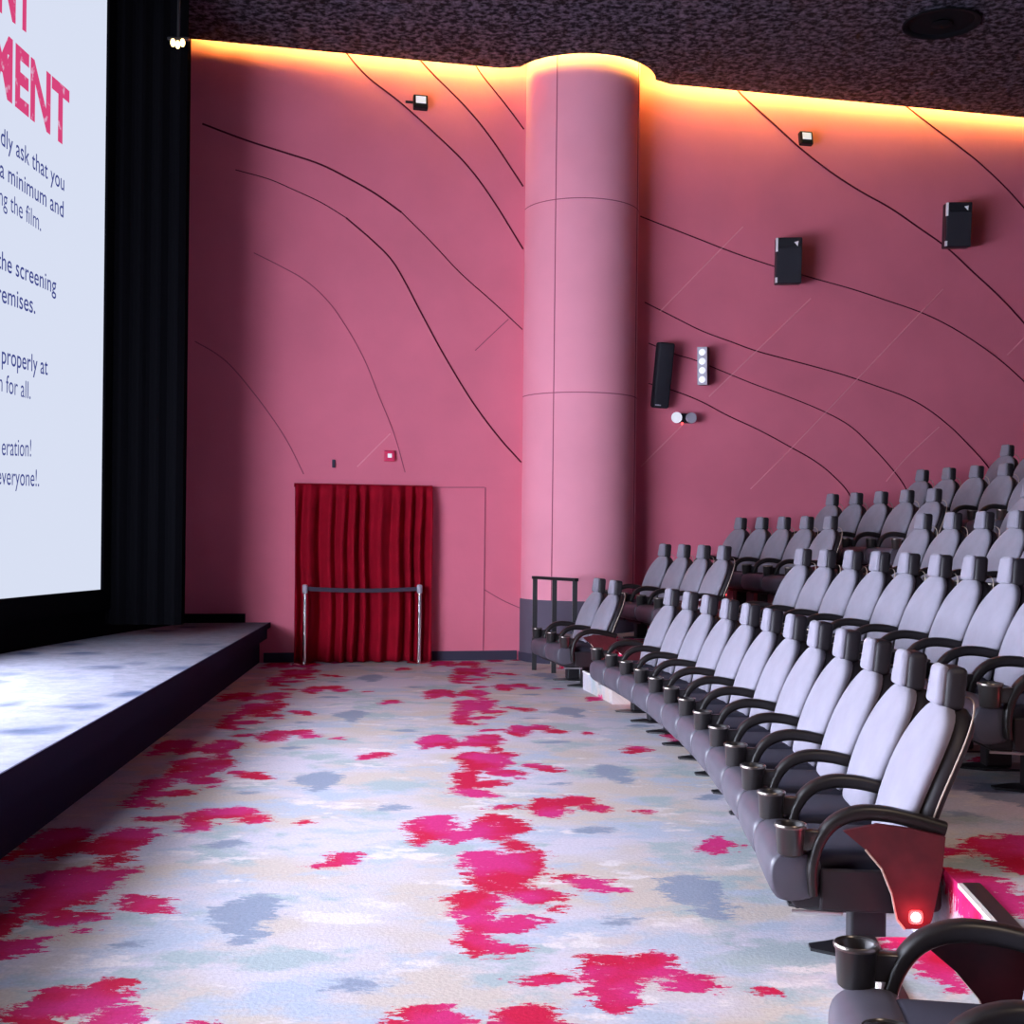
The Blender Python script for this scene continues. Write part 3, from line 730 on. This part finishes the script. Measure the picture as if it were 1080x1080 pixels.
for k in range(n + 1):
    u = .27 * 0 + k / n; c = p1 + dv * u; off = dv.normalized() * (.03 * (1 - 2 * u)); sag = .035 * 4 * u * (1 - u)
    q.append(c + off + Vector((0, 0, .935 - sag * .6)))
sweep(bm, q, [(.002, -.026), (.002, .026), (-.002, .026), (-.002, -.026)])
wobj('belt', bm, M['belt'], s1)

# ------------------------------------------------------------------ railing by the far pair
ra, rb = Vector((.285, 14.75, 0)), Vector((.735, 14.15, 0))
t = thing('guard_rail', 'black metal guard rail with three posts in front of the column', 'railing', (ra + rb) / 2)
for u in (0, .5, 1):
    c = ra.lerp(rb, u); bm = bmesh.new(); box(bm, (c.x - .028, c.y - .028, 0), (c.x + .028, c.y + .028, 1.10), .004); wobj('post', bm, M['steel'], t)
bm = bmesh.new(); sweep(bm, [ra - (rb - ra).normalized() * .03 + Vector((0, 0, 1.115)), rb + (rb - ra).normalized() * .03 + Vector((0, 0, 1.115))], [(.028, -.018), (.028, .018), (-.028, .018), (-.028, -.018)]); wobj('top_rail', bm, M['steel'], t)

# ------------------------------------------------------------------ wall equipment
def wframe(p, yaw=0.0, tilt=0.0):      # local -Y = out of the wall into the room
    base = math.atan2(WS, 1.0)
    return Matrix.Translation(p) @ Matrix.Rotation(base + yaw, 4, 'Z') @ Matrix.Rotation(tilt, 4, 'X')
def speaker(px, py, label):
    c = on_wall(px, py, .33)
    t = thing('wall_speaker', label, 'speaker', c, math.atan2(WS, 1) + .12, 'black box speakers'); t.rotation_euler = (math.radians(7), 0, -.13)
    bm = bmesh.new(); box(bm, (-.17, -.02, -.305), (.17, .24, .305), .015); bmesh.ops.scale(bm, vec=(1, 1, 1), verts=bm.verts); obj('cabinet', bm, M['spk'], t)
    bm = bmesh.new(); box(bm, (-.165, -.035, -.29), (.165, -.02, .17), .006); obj('grille', bm, M['grille'], t)
    bm = bmesh.new(); box(bm, (-.165, -.035, .18), (.165, -.02, .295), .006); obj('horn', bm, M['spk'], t)
    bm = bmesh.new(); v = [bm.verts.new(p) for p in ((.06, -.037, .24), (.12, -.037, .255), (.11, -.037, .185))]; w = [bm.verts.new(q.co + Vector((0, .004, 0))) for q in v]
    bm.faces.new(v); bm.faces.new(w[::-1])
    for k in range(3): bm.faces.new((v[k], v[(k + 1) % 3], w[(k + 1) % 3], w[k]))
    obj('badge', bm, M['white'], t)
    for z0, z1 in ((.12, .30), (-.29, -.22)):
        bm = bmesh.new(); box(bm, (-.176, -.039, z0), (-.148, .02, z1), .003); obj('mount_plate', bm, M['white'], t)
    bm = bmesh.new(); box(bm, (-.04, .22, -.06), (.04, .34, .06), .005); obj('bracket', bm, M['steel'], t)
    return t
speaker(832, 275, 'black box speaker with white corner plates, lower of two on pink wall')
speaker(1011, 237, 'black box speaker high on pink wall near the right edge')
def flood(px, py, label, arm):
    c = on_wall(px, py, .14)
    t = thing('flood_light', label, 'light', c, 0, 'small flood lights'); t.rotation_euler = (math.radians(-12), 0, math.atan2(WS, 1))
    bm = bmesh.new(); box(bm, (-.092, -.03, -.092), (.092, .05, .092), .012); obj('housing', bm, M['spk'], t)
    bm = bmesh.new(); box(bm, (-.062, -.036, -.03), (.066, -.028, .068), .003); obj('lens', bm, M['lens'], t)
    bm = bmesh.new(); box(bm, (-.03, .045, -.03), (.03, .118, .03), .004)
    if arm: box(bm, (-.19, .0, -.012), (-.09, .03, .012), .004)
    obj('bracket', bm, M['steel'], t)
M['lens'] = mat('pale_lens_glow', (.8, .8, .86), .35, emit=(.9, .9, 1), estr=.3)  # faint glow added to unlit flood glass, reused on other pale faces
flood(443.5, 108, 'small black flood light with white lens on wall left of column', True)
flood(850, 146, 'small black flood light with white lens on wall right of column', False)
# slim dark column speaker
c = on_wall(699, 396, .17); t = thing('column_speaker', 'long slim black column speaker leaning on the pink wall', 'speaker', c)
t.rotation_euler = (math.radians(8), math.radians(2.5), math.atan2(WS, 1))
bm = bmesh.new(); box(bm, (-.11, -.07, -.43), (.11, .09, .43), .03, 3); obj('cabinet', bm, M['grille'], t, True)
bm = bmesh.new(); box(bm, (-.09, -.074, -.40), (-.01, -.068, -.385), .001); obj('badge', bm, M['grey'], t)
bm = bmesh.new(); box(bm, (-.03, .08, -.08), (.03, .16, .08), .004); obj('bracket', bm, M['steel'], t)
# grey speaker array; glow added to its four white circles
c = on_wall(741, 386, .2); t = thing('speaker_array', 'grey vertical four-circle speaker array on the wall beside the slim black speaker', 'light', c); t.rotation_euler = (math.radians(4), 0, math.atan2(WS, 1) - .55)
bm = bmesh.new(); box(bm, (-.065, -.02, -.25), (.065, .16, .25), .006); obj('housing', bm, M['spk'], t)
bm = bmesh.new(); box(bm, (-.066, -.03, -.25), (.066, -.02, .25), .003); obj('face_plate', bm, M['grey'], t)
for z in (.18, .06, -.06, -.18):  # speaker circles given the added lens glow
    bm = bmesh.new(); lathe(bm, [(0, 0), (.045, 0), (.042, .012), (0, .016)], 18, Matrix.Translation((0, -.03, z)) @ Matrix.Rotation(PI / 2, 4, 'X')); obj('lamp', bm, M['lens'], t, True)
# twin-head emergency light
c = on_wall(721, 441, .12); t = thing('emergency_light', 'twin-headed emergency light with red indicator below the wall speaker', 'light', c, math.atan2(WS, 1))
bm = bmesh.new(); box(bm, (-.09, -.02, -.06), (.12, .105, .06), .01); obj('housing', bm, M['spk'], t)
for x, m in ((-.115, 'lens'), (.09, 'grey')):
    bm = bmesh.new(); lathe(bm, [(0, .0), (.06, .0), (.074, .04), (.072, .06), (0, .052)], 20, Matrix.Translation((x, -.0, 0)) @ Matrix.Rotation(PI / 2, 4, 'X')); obj('lamp_head', bm, M[m], t, True)
bm = bmesh.new(); bmesh.ops.create_uvsphere(bm, u_segments=10, v_segments=8, radius=.016, matrix=Matrix.Translation((-.03, -.03, -.075))); obj('indicator', bm, M['led'], t, True)
# fire alarm strobe, tiny sensor, added beads and hanger standing in for a stray amber glow
c = on_wall(410.5, 481, .03); t = thing('fire_alarm', 'small red fire alarm strobe on pink wall above the curtain', 'alarm', c, math.atan2(WS, 1))
bm = bmesh.new(); box(bm, (-.068, -.03, -.07), (.068, .03, .07), .01); obj('box', bm, M['redbox'], t)
bm = bmesh.new(); box(bm, (-.025, -.045, -.022), (.03, -.028, .03), .006); obj('strobe', bm, M['lens'], t)
c = on_wall(352, 489, .02); bm = bmesh.new(); box(bm, (c.x - .018, c.y - .02, c.z - .05), (c.x + .018, c.y + .02, c.z + .05), .004)
o = obj('wall_socket', bm, M['base']); o['label'] = 'tiny dark fitting on the pink wall left of the red alarm'; o['category'] = 'fitting'
c = on_screen(187, 44, .1); c.z = min(c.z, CEIL - .1)
d = ray(187, 44); tt = 12.7; c = Vector((d.x * tt, d.y * tt, EYE + d.z * tt))
t = thing('amber_glow', 'small added amber glow by the dark corner at the top left', 'light', c)
for k in range(3):
    bm = bmesh.new(); bmesh.ops.create_uvsphere(bm, u_segments=10, v_segments=6, radius=.026, matrix=Matrix.Translation((-.045 + .05 * k, 0, -.01 - .02 * (k % 2))) @ Matrix.Diagonal((1, 1, 1.7, 1))); obj('glow_bead', bm, M['amber'], t, True)
bm = bmesh.new(); box(bm, (-.11, .02, .03), (.11, .07, .06), .004); box(bm, (-.012, .03, .06), (.012, .055, CEIL - c.z)); obj('hanger', bm, M['steel'], t)
# ceiling downlight
d = ray(993, 23); tt = (CEIL - EYE) / d.z; c = Vector((d.x * tt, d.y * tt, CEIL))
t = thing('ceiling_downlight', 'large round unlit black downlight recessed in the dark ceiling', 'light', c)
bm = bmesh.new(); lathe(bm, [(.40, 0), (.44, -.02), (.43, -.035), (.38, -.03), (.36, -.004), (.2, -.006), (0, -.006)], 40); obj('trim_ring', bm, M['matt'], t, True)
bm = bmesh.new(); lathe(bm, [(0, -.007), (.10, -.007), (.12, -.03), (.05, -.045), (0, -.045)], 24); obj('lens', bm, M['matt'], t, True)

# ------------------------------------------------------------------ house lights
def area(name, loc, target, size, energy, col, sy=None):
    ld = bpy.data.lights.new(name, 'AREA'); ld.shape = 'RECTANGLE'; ld.size = size; ld.size_y = sy or size; ld.energy = energy; ld.color = col
    o = bpy.data.objects.new(name, ld); COL.objects.link(o); o.location = loc
    o.rotation_euler = (Vector(target) - Vector(loc)).to_track_quat('-Z', 'Y').to_euler(); return o
ld = bpy.data.lights.new('house_spot', 'SPOT'); ld.energy = 620; ld.color = (1, .78, .60); ld.spot_size = math.radians(46); ld.spot_blend = .9; ld.shadow_soft_size = .25
o = bpy.data.objects.new('house_spot', ld); COL.objects.link(o); o.location = (3.2, .6, 7.3)
o.rotation_euler = (Vector((2.6, 3.6, 0)) - o.location).to_track_quat('-Z', 'Y').to_euler()

w = bpy.data.worlds.new('world'); S.world = w; w.use_nodes = True
w.node_tree.nodes['Background'].inputs['Color'].default_value = (0, 0, 0, 1)
S.view_settings.view_transform = 'Standard'; S.view_settings.look = 'None'; S.view_settings.gamma = 1; S.view_settings.use_curve_mapping = False
S.view_settings.exposure = 0.62
bpy.context.view_layer.update()
